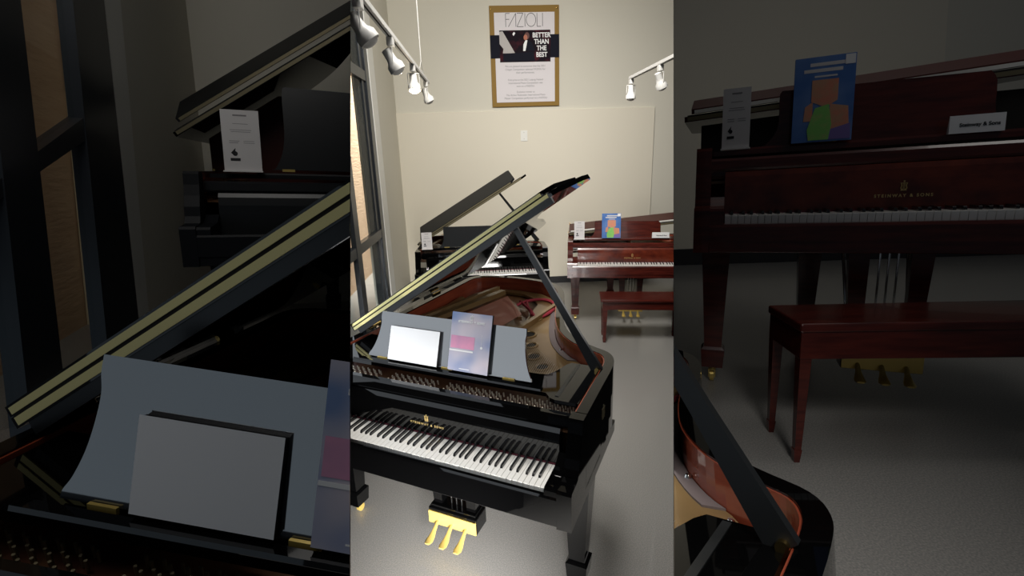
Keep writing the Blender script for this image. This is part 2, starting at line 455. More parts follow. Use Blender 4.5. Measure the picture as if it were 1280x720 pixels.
def grand_piano(name, label, M, wood='black', fall='black', L=1.0, lid=31.8, lid_front=.53, prop=True, keys=True, kz=1, slip_top=.730, legs=True, desk=None,
                lettering=True, interior=True, under='black', short_prop=False, deskmat='desk_black', group=None, lower=True, flapgap=.0, rimmat=None, lid_x=-1.335, lid_z=.995, flap=(.0, 1.455, .44, 3), prop_only=None, lyre=True, flapmat=None, stripmat='hinge_brass', bulge=0, back=None, flapstrip=None, pinmat='pin_steel', lip=0):
    root = thing(name, label, 'piano', M, group)
    P = case_path(L); Pi = offset_path(P, .045)
    RZ = .985
    # case rim
    b = N(); n = len(P)
    for A, B2, z0, z1 in ((P, Pi, .645, RZ),):
        va = [[b.verts.new((p[0], p[1], z)) for p in Q] for Q in (A, B2) for z in (z0, z1)]
        a0, a1, b0, b1 = va
        for i in range(n - 1):
            b.faces.new((a0[i], a0[i + 1], a1[i + 1], a1[i])); b.faces.new((b0[i + 1], b0[i], b1[i], b1[i + 1]))
            b.faces.new((a1[i], a1[i + 1], b1[i + 1], b1[i])); b.faces.new((a0[i + 1], a0[i], b0[i], b0[i + 1]))
        b.faces.new((a0[0], a1[0], b1[0], b0[0])); b.faces.new((a0[-1], b0[-1], b1[-1], a1[-1]))
    arm = [(-.038, .60), (-.038, .755), (-.030, .766), (.020, .768), (.045, .772), (.060, .80), (.066, .84), (.085, .885), (.098, .93), (.104, .975), (.112, RZ), (.165, RZ), (.165, .60)]
    prism(b, arm, .055, .113); prism(b, arm, -1.335, -1.277)
    box(b, -1.335, .113, .165, .70, .600, .66)
    case = obj('case', b, wood, root)
    if lettering and wood.startswith('black'):
        b = N(); lyre_mark(b, face_M((.1135, .44, .82), (0, 1, 0), (0, 0, 1)), .06); obj('side_emblem', b, 'dull_brass', case, False, 'faint gold lyre emblem on the case side')
    # inner veneer
    b = N(); Q = offset_path(P, .0455); Q2 = offset_path(P, .050)
    for i in range(n - 1):
        v = [b.verts.new((*Q[i], .86)), b.verts.new((*Q[i + 1], .86)), b.verts.new((*Q[i + 1], RZ - .004)), b.verts.new((*Q[i], RZ - .004))]
        w = [b.verts.new((*Q2[i], .86)), b.verts.new((*Q2[i + 1], .86)), b.verts.new((*Q2[i + 1], RZ - .004)), b.verts.new((*Q2[i], RZ - .004))]
        b.faces.new(v); b.faces.new(w[::-1]); b.faces.new((v[3], v[2], w[2], w[3]))
    obj('inner_rim', b, rimmat or 'inner_red', root, False, 'red-brown veneered inside of the rim')
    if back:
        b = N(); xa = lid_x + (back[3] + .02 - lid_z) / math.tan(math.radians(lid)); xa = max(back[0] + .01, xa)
        prism(b, [(back[0], .90), (back[1], .90), (back[1], back[3]), (xa, back[3]), (back[0], lid_z + (back[0] - lid_x) * math.tan(math.radians(lid)) - .02)], back[2], back[2] + .012, 'y'); obj('under_lid_backing', b, back[4], root)  # added panel closing the see-through gap under the lid
    # keybed, key slip, key blocks
    b = N(); box(b, -1.277, .055, -.030, .20, .600, .705, .003)
    obj('keybed', b, wood, root)
    b = N(); prism(b, [(-.036, .640), (-.036, slip_top - .008), (-.030, slip_top), (-.016, slip_top), (-.012, slip_top - .008), (-.012, .640)], -1.277, .055)
    obj('key_slip', b, wood, root)
    for x0, x1 in ((.003, .055), (-1.277, -1.225)):
        b = N(); prism(b, [(-.030, .70), (-.030, .752), (-.022, .762), (.03, .764), (.10, .768), (.15, .80), (.15, .70)], x0, x1)
        obj('key_block', b, wood, root)
    if keys:
        km = key_meshes()
        for i in range(52):
            o = bpy.data.objects.new('white_key', km['w']); COL.objects.link(o); o.parent = root; o.location = (-(52 - i) * KW, 0, .735); o.scale = (1, 1, kz)
        for i in range(51):
            d = (i + 5) % 7      # A=5, B=6, C=0 ...
            if d in (2, 6): continue
            sh = {5: .003, 0: -.003, 1: .003, 3: -.004, 4: 0}[d]
            o = bpy.data.objects.new('black_key', km['b']); COL.objects.link(o); o.parent = root; o.location = (-(52 - i - 1) * KW + sh, 0, .735)
        b = N(); box(b, -1.222, 0, .1495, .153, .728, .741)
        obj('name_felt', b, 'felt_dark', root, False, 'thin red felt strip behind the keys')
    # fallboard, leaning back a little, with a rounded top
    b = N(); prism(b, [(.1535, .70), (.1535, .80), (.1545, .84), (.160, .875), (.170, .893), (.186, .897), (.205, .897), (.205, .70)], -1.225, .003)
    fb = obj('fallboard', b, fall, root)
    ex = (1, 0, 0); ey = (0, 0, 1)
    if lettering:
        MM = face_M((-.625, .1530, .779), ex, ey)
        text_obj('fallboard_lettering', 'STEINWAY & SONS', .0145, 'gold_paint', fb, MM, spacing=1.5, bold=.0004).__setitem__('label', 'gold lettering on the fallboard')
        b = N(); lyre_mark(b, face_M((-.625, .1530, .803), ex, ey), .030); obj('lyre_emblem', b, 'gold_paint', fb, False, 'small gold lyre emblem')
    # name board rail above the fallboard
    b = N(); prism(b, [(.176, .897), (.172, .905), (.176, .936), (.186, .945), (.212, .945), (.216, .938), (.216, .88), (.205, .88), (.205, .897)], -1.277, .055)
    obj('front_rail', b, wood, root)
    # soundboard and iron plate
    if interior:
        ins = offset_path(P, .05)
        b = N(); prism(b, [(p[0], p[1]) for p in ins if p[1] > .2] + [(-1.28, .215), (.06, .215)], .850, .862, 'z')
        obj('soundboard', b, 'soundboard', root)
        # pin block apron
        b = N(); box(b, -1.275, .055, .218, .50, .868, .889, .002); obj('pin_block', b, 'pin_field', root, False, 'bronze pin field of the plate')
        # plate rim following the case, and the treble field with its round holes
        inn = [p for p in offset_path(P, .062) if p[1] > .48]; inn2 = [p for p in offset_path(P, .062 + .13) if p[1] > .40]
        m_ = min(len(inn), len(inn2)); 
        lo = .872; hi = .892
        b = N(); prism(b, [(.02, .48), (.02, .60), (-.02, .71), (-.10, .80), (-.20, .875), (-.30, 1.02), (-.37, 1.20), (-.43, 1.40), (-.485, 1.60), (-.54, 1.72), (-.62, 1.84), (-.72, 1.92), (-.88, 1.955), (-1.05, 1.96), (-1.05, 1.90), (-.86, 1.88), (-.74, 1.80), (-.655, 1.66), (-.63, 1.45), (-.60, 1.25), (-.66, 1.10), (-.62, .48)], lo, hi, 'z')
        pl = obj('iron_plate', b, 'plate', root)
        for p0, p1, w, h in (((-.63, .45, .915), (-.50, 1.70, .905), .030, .040), ((-.63, .45, .915), (-.62, 1.10, .915), .030, .040),
                             ((-1.26, .60, .925), (-.98, 1.78, .925), .045, .035), ((-1.28, 1.0, .915), (-1.08, 1.90, .915), .030, .030), ((-1.18, .45, .91), (-1.24, 1.6, .90), .030, .030), ((-.07, .36, .915), (-.07, .62, .905), .06, .030),
                             ((-.90, .45, .91), (-1.02, .70, .905), .03, .03)):
            b = N(); bar(b, p0, p1, w, h); obj('plate_strut', b, 'plate', pl)
        for hx, hy, r in ((-.560, 1.36, .034), (-.495, 1.08, .036), (-.350, .79, .030), (-.262, .68, .028), (-.44, 1.56, .0), (-.42, .93, .026)):
            if r == 0: continue
            b = N()
            prof = [(r + .014, .0), (r + .013, .006), (r + .004, .009), (r, .005), (r, 0)]
            seg = 24; rings = [[b.verts.new((hx + q * math.cos(2 * PI * k / seg), hy + 1.25 * q * math.sin(2 * PI * k / seg), .892 + z)) for k in range(seg)] for q, z in prof]
            for i in range(len(rings) - 1):
                for k in range(seg): b.faces.new((rings[i][k], rings[i][(k + 1) % seg], rings[i + 1][(k + 1) % seg], rings[i + 1][k]))
            rg = obj('plate_hole_rim', b, 'plate', pl, True)
            b = N(); disc(b, (hx, hy, .8925), r, .001, 24, 'z', 1, 1.25); obj('hole_shade', b, 'shadow_dark', rg, False, 'dark disc painted as the shade inside a plate hole')  # flat near-black disc; the hole's shade is put into its colour
        b = N(); e1 = [p for p in offset_path(P, .052) if .80 < p[1] < 1.55 and p[0] > -.5]; e2 = [p for p in offset_path(P, .088) if .80 < p[1] < 1.55 and p[0] > -.55]
        k_ = min(len(e1), len(e2)); prism(b, e1[:k_] + e2[:k_][::-1], .892, .897, 'z'); obj('rim_felt', b, 'grey_felt', pl, False, 'grey-lilac strip between plate and rim')
        # bass plate arc with red felt
        arc = [(-.64 + .14 * math.cos(t), 1.52 + .23 * math.sin(t), .905) for t in [(-.9 + 3.9 * k / 20) for k in range(21)]]
        b = N(); tube(b, arc, .011, 6); tube(b, [(-.79, 1.66, .905), (-.63, 1.47, .905), (-.56, 1.36, .905)], .011, 6)
        tube(b, [(-.76, 1.70, .905), (-.70, 1.58, .905), (-.60, 1.40, .905)], .008, 6)
        obj('string_felt', b, 'felt_red', pl, True, 'red felt braid woven round the strings')
        b = N(); arc2 = [(-.915 + .27 * (k / 12), 1.66 - .36 * (k / 12) + .05 * math.sin(PI * k / 12), .905) for k in range(13)]
        for i in range(12): bar(b, arc2[i], arc2[i + 1], .028, .026)
        obj('bass_bridge', b, 'soundboard', pl)
        b = N()
        for k in range(26):
            t = k / 25; tube(b, [(-1.20 + .42 * t, .40, .922), (-.90 + .25 * t, 1.68 - .34 * t, .925)], .0024, 4)
        s_ = obj('bass_strings', b, 'copper', root, False, 'fan of copper-wound bass strings'); s_['kind'] = 'stuff'
        b = N()
        for k in range(60):
            t = k / 59; x0 = -.60 + .62 * t; ye = 1.45 - .95 * t ** .7
            tube(b, [(x0, .40, .908), (x0 - .10 * (1 - t), ye, .900)], .0009, 3)
        s_ = obj('treble_strings', b, 'wire', root); s_['kind'] = 'stuff'
        b = N()
        for k in range(74):
            x = -1.24 + 1.27 * k / 73
            if abs(x + .63) < .02 or abs(x + .30) < .015 or abs(x + .95) < .04: continue
            for q in range(3):
                y = .262 + q * .030 + (.010 if k % 2 else 0)
                tube(b, [(x, y, .892), (x, y - .004, .914)], .0036, 6)
        p_ = obj('tuning_pins', b, pinmat, pl, True, 'rows of small steel tuning pins'); p_['kind'] = 'stuff'
        for (x, y) in ((.0, .63), (-.09, .76), (-.24, .92), (-.33, 1.13), (-.37, 1.26), (-.41, 1.40)):
            b = N(); lathe(b, [(.010, 0), (.010, .006), (.006, .012), (.002, .013)], Matrix.Translation((x, y, .892)), 10)
            obj('plate_bolt', b, 'steel', pl, True, 'bright plate bolt')
        b = N(); MMp = face_M((-.085, .735, .8925), (-.80, .60, 0), (-.6, -.8, 0))
        bb = text_bm('STEINWAY', .030, .0006, 'CENTER'); bb.transform(MMp); me = bpy.data.meshes.new('x'); bb.to_mesh(me); bb.free(); b.from_mesh(me)
        obj('plate_lettering', b, 'brass', pl, False, 'raised lettering cast on the gold plate')
    # music shelf
    if desk:
        b = N()
        sh = [(-1.275, .285), (-.10, .285), (-.085, .270), (-.07, .250), (-.045, .240), (.055, .240), (.055, .61), (-.085, .61), (-.10, .585), (-.125, .50), (-.150, .455), (-.19, .445), (-1.03, .445), (-1.08, .50), (-1.12, .60), (-1.275, .60)]
        prism(b, sh, .958, .976, 'z')
        shelf = obj('music_shelf', b, wood, root)
        b = N(); prism(b, [(.286, .976), (.290, .984), (.318, .984), (.322, .976)], desk['x0'] - .06, desk['x1'] + .06); obj('ledge', b, wood, shelf)
        b = N()
        for x in desk.get('slides', (-.045,)): box(b, x - .008, x + .008, .27, .60, .976, .9785)
        obj('shelf_slide', b, 'black_satin', shelf)
        x0, x1, y0, z0, y1, z1 = (desk[k] for k in ('x0', 'x1', 'y0', 'z0', 'y1', 'z1'))
        def DP(u, t): return Vector((u, y0 + (y1 - y0) * t, z0 + (z1 - z0) * t))
        if desk.get('shape') == 'scroll':
            wl, wr = desk['fl'], desk['fr']    # how far the foot flares out beyond the top corner
            prof = [(0, 1.0), (.03, .96), (.22, .55 * 0 + .80), (.06, .9)]
            side = [(0.0, 1.0), (.10, .985), (.22, .90), (.34, .78), (.50, .60)]
            lft = [(x0, 0), (x0 + .004, .06), (x0 + wl * .35, .16), (x0 + wl * .68, .34), (x0 + wl * .90, .54), (x0 + wl * 1.02, .74), (x0 + wl * .96, .88), (x0 + wl, 1)]
            rgt = [(x1, 0), (x1 - .004, .06), (x1 - wr * .35, .16), (x1 - wr * .68, .34), (x1 - wr * .90, .54), (x1 - wr * 1.02, .74), (x1 - wr * .96, .88), (x1 - wr, 1)]
            lft = smooth_path(lft, 4); rgt = smooth_path(rgt, 4)
            out = [DP(u, t) for u, t in rgt] + [DP(u, t) for u, t in reversed(lft)]
        else:
            rgt = [(x1, 0), (x1, .15), (x1 - .03, .3), (x1 - .035, .80), (x1 - .055, .97)]
            lft = [(x0, 0), (x0 + .02, .03), (x0 + .05, .2), (x0 + .065, .45), (x0 + .065, .95), (x0 + .09, 1.0)]
            rgt = smooth_path(rgt, 3); lft = smooth_path(lft, 3)
            out = [DP(u, t) for u, t in rgt] + [DP(u, t) for u, t in reversed(lft)]
        b = N(); nn = Vector((1, 0, 0)).cross(DP(0, 1) - DP(0, 0)).normalized()
        quad(b, out, .012, -nn if nn.y < 0 else nn)
        dk = obj('music_desk', b, deskmat, root)
        for fr in desk.get('hinges', (.10, .52, .88)):
            b = N(); hx = x0 + (x1 - x0) * fr; box(b, hx - .028, hx + .028, y0 - .010, y0 - .001, z0 - .008, z0 + .004)
            obj('desk_hinge', b, 'pedal_brass', dk, False, 'small bright brass hinge')
    # lid
    if lid is not None:
        t = math.radians(lid)
        def LP(s, y, nn): return (lid_x + s * math.cos(t) - nn * math.sin(t), y, lid_z + s * math.sin(t) + nn * math.cos(t))
        lf = lid_front
        O = [(p[0] + 1.335, p[1]) for p in offset_path(P, -.008)]
        O = [p for p in O if p[1] > lf + .05]
        out = [(-.0, lf), (1.415, lf), (1.440, lf + .015), (1.460, lf + .05)] + O
        if bulge: out = [(0, lf), (1.415, lf), (1.445, lf + .03), (1.47, lf + .10), (1.455 + bulge, lf + .20), (1.46 + bulge, lf + .30), (1.44 + bulge, lf + .36)] + [p for p in O if p[1] > lf + .38 or p[0] < 1.0]
        out = [(max(0, s), y) for s, y in out]
        def slab(b, pts, n0, n1):
            A = [b.verts.new(LP(s, y, n0)) for s, y in pts]; B2 = [b.verts.new(LP(s, y, n1)) for s, y in pts]; k = len(pts)
            for i in range(k): b.faces.new((A[i], A[(i + 1) % k], B2[(i + 1) % k], B2[i]))
            b.faces.new(A[::-1]); b.faces.new(B2)
        b = N(); slab(b, out, 0, .022)
        ld = obj('lid', b, under, root)
        if lip:
            b = N(); slab(b, [(.03, lf + .004), (1.40, lf + .004), (1.40, lf + .024), (.03, lf + .024)], -lip, .001); obj('lid_lip', b, 'black_satin', ld)
        # folded front flap lying on the lid
        b = N(); f0, f1, fd, ft = flap; fy = lf + fd; tt = math.tan(math.radians(ft))
        def fslab(b, pts, n0, n1):
            A = [b.verts.new(LP(s, y, n0 + (y - lf) * tt)) for s, y in pts]; B2 = [b.verts.new(LP(s, y, n1 + (y - lf) * tt)) for s, y in pts]; k = len(pts)
            for i in range(k): b.faces.new((A[i], A[(i + 1) % k], B2[(i + 1) % k], B2[i]))
            b.faces.new(A[::-1]); b.faces.new(B2)
        fslab(b, [(f0, lf + .001), (f1 - .05, lf + .001), (f1, lf + .05), (f1, fy - .03), (f1 - .02, fy), (f0, fy)], .0245 + flapgap, .0450 + flapgap)
        fl = obj('folded_flap', b, flapmat or wood, ld)
        b = N(); slab(b, [(.012, lf - .004), (1.395, lf - .004), (1.395, lf), (.012, lf)], .004, .0195); obj('lid_hinge_strip', b, stripmat, ld, False, 'yellow brass piano hinge along the lid edge')
        b = N(); slab(b, [(f0 + .012, lf - .004), (f1 - .06, lf - .004), (f1 - .06, lf), (f0 + .012, lf)], .0265 + flapgap, .0400 + flapgap); obj('flap_hinge_strip', b, flapstrip or stripmat, fl, False, 'hinge leaf along the flap edge, reflection painted in where pale')
        b = N(); slab(b, [(.012, lf - .002), (1.395, lf - .002), (1.395, lf), (.012, lf)], .0196, .0264); obj('hinge_knuckle', b, 'shadow_dark', ld)
        if prop:
            s_p, y_p = (1.165, lf + .05)
            if isinstance(prop, tuple): s_p, y_p = prop
            b = N(); top = LP(s_p, y_p, -.004)
            base = (.052, .575, .975)
            bar(b, base, [base[i] + (top[i] - base[i]) * .30 for i in range(3)], .052, .020, (0, 1, 0), .036, .018)
            bar(b, [base[i] + (top[i] - base[i]) * .29 for i in range(3)], top, .036, .018, (0, 1, 0), .024, .016)
            pr = obj('lid_prop', b, 'black_satin', root)
            b = N(); tube(b, [(.052, .555, .982), (.052, .60, .982)], .011, 12); box(b, .020, .078, .555, .60, .958, .972); obj('prop_hinge', b, 'brass', pr, True, 'brass prop hinge')
        b = N()
        for y in (.66, 1.35): 
            if y > lf: tube(b, [(-1.338, y, RZ + .006), (-1.338, y + .10, RZ + .006)], .007, 8)
        obj('spine_hinge', b, 'brass', ld, True, 'brass hinge on the straight side')
    if prop_only:
        b = N(); base = (.052, .575, .975); top = prop_only
        bar(b, base, [base[i] + (top[i] - base[i]) * .30 for i in range(3)], .052, .020, (0, 1, 0), .036, .018)
        bar(b, [base[i] + (top[i] - base[i]) * .29 for i in range(3)], top, .036, .018, (0, 1, 0), .024, .016)
        pr = obj('lid_prop', b, 'black_satin', root)
        b = N(); tube(b, [(.052, .555, .982), (.052, .60, .982)], .011, 12); box(b, .020, .078, .555, .60, .958, .972); obj('prop_hinge', b, 'brass', pr, True, 'brass prop hinge')
    # legs, lyre
    if legs:
        for lx, ly_ in ((.048, .30), (-1.250, .30), (-.80, .16 + 1.62 * L)): make_leg(root, lx, ly_, wood)
        if lyre: make_lyre(root, -.611, .335, wood)
    return root

# ------------------------------------------------------------------ smaller things
def booklet(name, label, cat, M, w, h, th, cover, back='ink', group=None, extras=None):
    """flat bound thing: x right, z up, front faces -y"""
    r = thing(name, label, cat, M, group)
    b = N(); box(b, 0, w, .0006, th - .0006, .001, h - .001); obj('pages', b, back, r)
    b = N(); box(b, -.0012, w + .0012, 0, .0008, 0, h); f = obj('front_cover', b, cover, r)
    b = N(); box(b, -.0012, w + .0012, th - .0008, th, 0, h); obj('back_cover', b, back, r)
    if extras: extras(f)
    return r
def lines(b, x0, x1, z, n, dz, h, y=-.0006, rag=.15, cen=True):
    for i in range(n):
        k = random.uniform(0, rag) * (x1 - x0); a, c = (x0 + k / 2, x1 - k / 2) if cen else (x0, x1 - k)
        box(b, a, c, y, y + .0005, z - i * dz - h, z - i * dz)
XZ = lambda o: face_M(o, (1, 0, 0), (0, 0, 1))

def poster(M):
    r = thing('poster', 'tall framed poster with gold border hanging high on the back wall', 'poster', M)
    w, h = .93, 1.255
    b = N(); box(b, 0, w, -.03, 0, 0, h, .004); fr = obj('poster_frame', b, 'poster_gold', r)
    for x in (.025, w - .03):
        b = N(); lathe(b, [(.009, 0), (.009, .004), (.004, .007)], Matrix.Translation((x, -.03, h - .04)) @ Matrix.Rotation(PI / 2, 4, 'X'), 12)
        obj('mounting_screw', b, 'brass', fr, True, 'small brass mounting screw')
    b = N(); box(b, .062, w - .062, -.034, -.029, .055, h - .085); sh = obj('poster_sheet', b, 'poster_lilac', r, False, 'pale lilac printed sheet')
    b = N(); box(b, .0, w, -.0365, -.030, .615, .90); obj('dark_band', b, 'poster_dark', r, False, 'dark band across the poster')
    b = N(); box(b, .125, .810, -.0385, -.036, .565, .955); ph = obj('printed_photograph', b, 'poster_photo', r, False, 'dark printed concert picture')
    b = N(); quad(b, [(.125, -.0395, .94), (.17, -.0395, .945), (.33, -.0395, .675), (.165, -.0395, .675), (.175, -.0395, .73), (.125, -.0395, .79)], .001, (0, 1, 0)); obj('printed_lid', b, 'grey_print', ph)
    b = N(); quad(b, [(.44, -.0395, .70), (.445, -.0395, .78), (.475, -.0395, .835), (.50, -.0395, .83), (.485, -.0395, .76), (.47, -.0395, .70)], .001, (0, 1, 0))
    obj('printed_shirt', b, 'white_print', ph)
    b = N(); quad(b, [(.30, -.0395, .91), (.32, -.0395, .935), (.34, -.0395, .92), (.315, -.0395, .885)], .001, (0, 1, 0)); quad(b, [(.36, -.0395, .60), (.40, -.0395, .606), (.405, -.0395, .59), (.37, -.0395, .583)], .001, (0, 1, 0))
    obj('printed_highlights', b, 'white_print', ph)
    b = N(); disc(b, (.475, -.0395, .865), .026, .001, 16, 'y', 1, 1.35); obj('printed_face', b, 'skin', ph)
    b = N(); disc(b, (.495, -.0393, .885), .033, .001, 16, 'y', 1, 1.35); obj('printed_hair', b, 'hair', ph)
    b = N(); quad(b, [(.49, -.0396, .70), (.485, -.0396, .76), (.51, -.0396, .83), (.56, -.0396, .80), (.60, -.0396, .70)], .001, (0, 1, 0)); quad(b, [(.17, -.0396, .575), (.17, -.0396, .67), (.58, -.0396, .69), (.60, -.0396, .575)], .001, (0, 1, 0)); obj('printed_jacket', b, 'poster_dark', ph)
    # FAZIOLI in thin strokes: F, slanted Λ without bar, Z, I, O, L, I
    b = N(); y = -.0355; zb, zt = .998, 1.158; wd = .0065
    def st(x0, z0, x1, z1): bar(b, (x0, y, z0), (x1, y, z1), wd, .002, (0, 1, 0))
    X0 = .215
    st(X0, zb, X0, zt); st(X0, zt, X0 + .055, zt); st(X0, .5 * (zb + zt) + .01, X0 + .048, .5 * (zb + zt) + .01)
    st(X0 + .035, zb, X0 + .135, zt); st(X0 + .135, zt, X0 + .135, zb)
    st(X0 + .150, zt, X0 + .232, zt); st(X0 + .232, zt, X0 + .150, zb); st(X0 + .150, zb, X0 + .236, zb)
    st(X0 + .257, zb, X0 + .257, zt)
    cxo, czo = X0 + .338, .5 * (zb + zt); rx, rz = .063, .5 * (zt - zb)
    pp = [(cxo + rx * math.cos(2 * PI * k / 28), y, czo + rz * math.sin(2 * PI * k / 28)) for k in range(29)]
    for i in range(28): bar(b, pp[i], pp[i + 1], wd, .002, (0, 1, 0))
    st(X0 + .418, zt, X0 + .418, zb); st(X0 + .418, zb, X0 + .472, zb); st(X0 + .492, zb, X0 + .492, zt)
    obj('poster_title', b, 'ink', sh, False, 'thin black title letters')
    for s, z in (('BETTER', .865), ('THAN', .785), ('THE', .705), ('BEST', .625)):
        text_obj('slogan_text', s, .082, 'white_print', ph, XZ((.69, -.0405, z)), bold=.0022, sx=.88).__setitem__('label', 'white slogan lettering')
    for s, z in (('Mr. Eric Lu\u2019s team announced that the 2021', .502), ('Chopin Competition selected FAZIOLI for', .462), ('their performances.', .422),
                 ('First prize at the 2021 Leipzig Festival', .330), ('International Piano Competition was', .290), ('won on a FAZIOLI.', .250),
                 ('Exclusive winner at', .176), ('The Arthur Rubinstein International Piano', .136), ('Master Competition performed on a FAZIOLI', .096)):
        if s.startswith('Mr.'): s = 'We are pleased to announce that the 2021'
        text_obj('body_text', s, .034, 'ink_grey', sh, XZ((.465, -.0355, z)), sx=.93)
    return r

def track_head(M, label, yaw, tilt, lit=False, s=1.0):
    r = thing('track_light', label, 'track light', M, 'spot heads on the ceiling tracks')
    b = N(); box(b, -.018, .018, -.03, .03, -.045, 0, .004); obj('adapter', b, 'white_metal', r)
    b = N(); R = Matrix.Rotation(yaw, 4, 'Z')
    pts = [(-.042, 0, -.13), (-.042, 0, -.055), (.042, 0, -.055), (.042, 0, -.13)]
    for i in range(3): tube(b, [R @ Vector(pts[i]), R @ Vector(pts[i + 1])], .0028, 6)
    obj('yoke', b, 'white_metal', r, True)
    A = Matrix.Translation((0, 0, -.115)) @ R @ Matrix.Rotation(tilt, 4, 'X')
    b = N(); lathe(b, [(.020, .062), (.027, .058), (.027, .010), (.030, -.008), (.046, -.030), (.047, -.062), (.043, -.065), (.040, -.052)], A, 24)
    h = obj('lamp_housing', b, 'white_metal', r, True)
    b = N(); lathe(b, [(.036, -.058), (.038, -.064), (.030, -.075), (.012, -.082)], A, 20)
    obj('bulb', b, 'lamp_glow' if lit else 'white_metal', h, True, 'glowing bulb' if lit else 'unlit bulb')
    if lit:
        L = bpy.data.lights.new('bulb_light', 'POINT'); L.energy = 2.5; L.color = (1, .85, .65); L.shadow_soft_size = .03
        o = bpy.data.objects.new('bulb_light', L); COL.objects.link(o); o.matrix_basis = M @ A @ Matrix.Translation((0, 0, -.11))
    return r

# ================================================================== CENTRE BAY
WY = 7.2; WX = -1.166
C_roots = []
def C(o): C_roots.append(o); return o
b = N(); box(b, -4, 4.5, .1, WY + 4, -.1, 0); C(struct('floor', b, 'floor'))
b = N(); box(b, WX - .2, 4.5, WY, WY + .2, 0, 5.3); C(struct('wall_back', b, 'wall'))
b = N(); box(b, -4, 4.5, .3, WY + .2, 5.3, 5.5); C(struct('ceiling', b, 'wall'))
b = N(); box(b, WX - .02, 2.455, WY - .035, WY, .0, 2.505, .003); C(struct('trim_1', b, 'panel'))
b = N(); box(b, WX, 4.5, WY - .055, WY, 0, .10, .004); C(struct('baseboard_back', b, 'rubber'))
# left wall with the tall storefront window
b = N(); box(b, WX - .2, WX, 5.92, WY + .1, 0, 5.3); C(struct('wall_left', b, 'wall'))
b = N(); box(b, WX - .19, WX + .008, 5.655, 5.93, 0, 5.3, .004); C(struct('trim_2', b, 'casing'))
win = bpy.data.objects.new('window_1', None); COL.objects.link(win); win['kind'] = 'structure'; C(win)
b = N()
box(b, WX - .07, WX - .0, 5.50, 5.66, 0, 5.3, .004); box(b, WX - .10, WX - .02, 5.38, 5.56, 0, 5.3, .004)
box(b, WX - .045, WX - .0, 4.38, 4.54, 0, 5.3, .004)
for z0, z1 in ((1.07, 1.165), (2.70, 2.80)): box(b, WX - .06, WX - .005, .8, 5.55, z0, z1, .003)
box(b, WX - .14, WX - .01, .8, 5.60, 0, .12)
struct('window_frame', b, 'frame_dark', None, win)
b = N(); box(b, WX - .035, WX - .030, .8, 5.50, .1, 5.25); struct('window_pane', b, 'glass', None, win)
b = N(); box(b, -2.6, -2.0, 1.0, 8.55, 0, 5.6); o = struct('exterior_wall', b, 'stucco'); C(o); tag(o, 'tan stucco wall outside the window', 'wall'); del o['kind']
b = N(); box(b, -2.6, -1.98, 8.551, 9.8, 0, 5.6); o = obj('exterior_pilaster', b, 'cream'); C(tag(o, 'cream pilaster on the wall outside the window', 'pilaster'))

# blank wall plate
r = thing('wall_plate', 'small blank white plate on the back wall under the poster', 'wall plate', TRS((.545, WY - .036, 2.09)))
b = N(); box(b, 0, .095, -.006, 0, 0, .145, .002); pl_ = obj('plate', b, 'casing', r)
for z in (.03, .115):
    b = N(); disc(b, (.047, -.0075, z), .004, .002, 10, 'y'); obj('plate_screw', b, 'steel', pl_)
C(r)
C(poster(TRS((.165, WY - .002, 2.555))))

# ceiling tracks
r = thing('ceiling_track', 'long grey lighting track slung on a cable near the window', 'light track', TRS((-.489, 0, 2.60)))
b = N(); box(b, -.018, .018, 1.2, 4.98, -.004, .022, .002); tr = obj('rail', b, 'white_metal', r)
b = N(); box(b, -.004, .004, 1.2, 4.98, -.0055, -.0038); obj('rail_slot', b, 'shadow_dark', tr)
b = N(); tube(b, [(0, 4.53, .62), (0, 4.53, 2.7)], .004, 6); tube(b, [(0, 4.53, .12), (0, 4.53, .62)], .004, 6)
tube(b, [(0, 4.53, .12), (0, 4.36, .02)], .003, 6); tube(b, [(0, 4.53, .12), (0, 4.70, .02)], .003, 6); obj('suspension_cable', b, 'white_metal', r, True)
C(r)
for (y, lb, yw, ti, lit) in ((2.29, 'big white spot head nearest the camera on the left track', -1.35, .62, 0), (3.03, 'second white spot head along the left track from the camera', -1.3, .5, 0),
                            (3.94, 'lit spot head with the glowing bulb on the left track', .25, -.30, 1), (4.80, 'white spot head at the far end of the left track', -1.2, .42, 0)):
    C(track_head(TRS((-.489, y, 2.594)), lb, yw, ti, bool(lit)))
r = thing('ceiling_track', 'short white lighting track high at the right of the back wall', 'light track', TRS((1.457, 0, 2.60)))
b = N(); box(b, -.018, .018, 2.0, 5.0, -.004, .022, .002); tr = obj('rail', b, 'white_metal', r)
b = N(); box(b, -.004, .004, 2.0, 5.0, -.0055, -.0038); obj('rail_slot', b, 'shadow_dark', tr); C(r)
C(track_head(TRS((1.457, 4.97, 2.594)), 'white spot head hanging straight down at the end of the right track', .0, .0))
C(track_head(TRS((1.457, 4.17, 2.594)), 'tilted white spot head beside the right edge of the bright view', -1.2, .45))

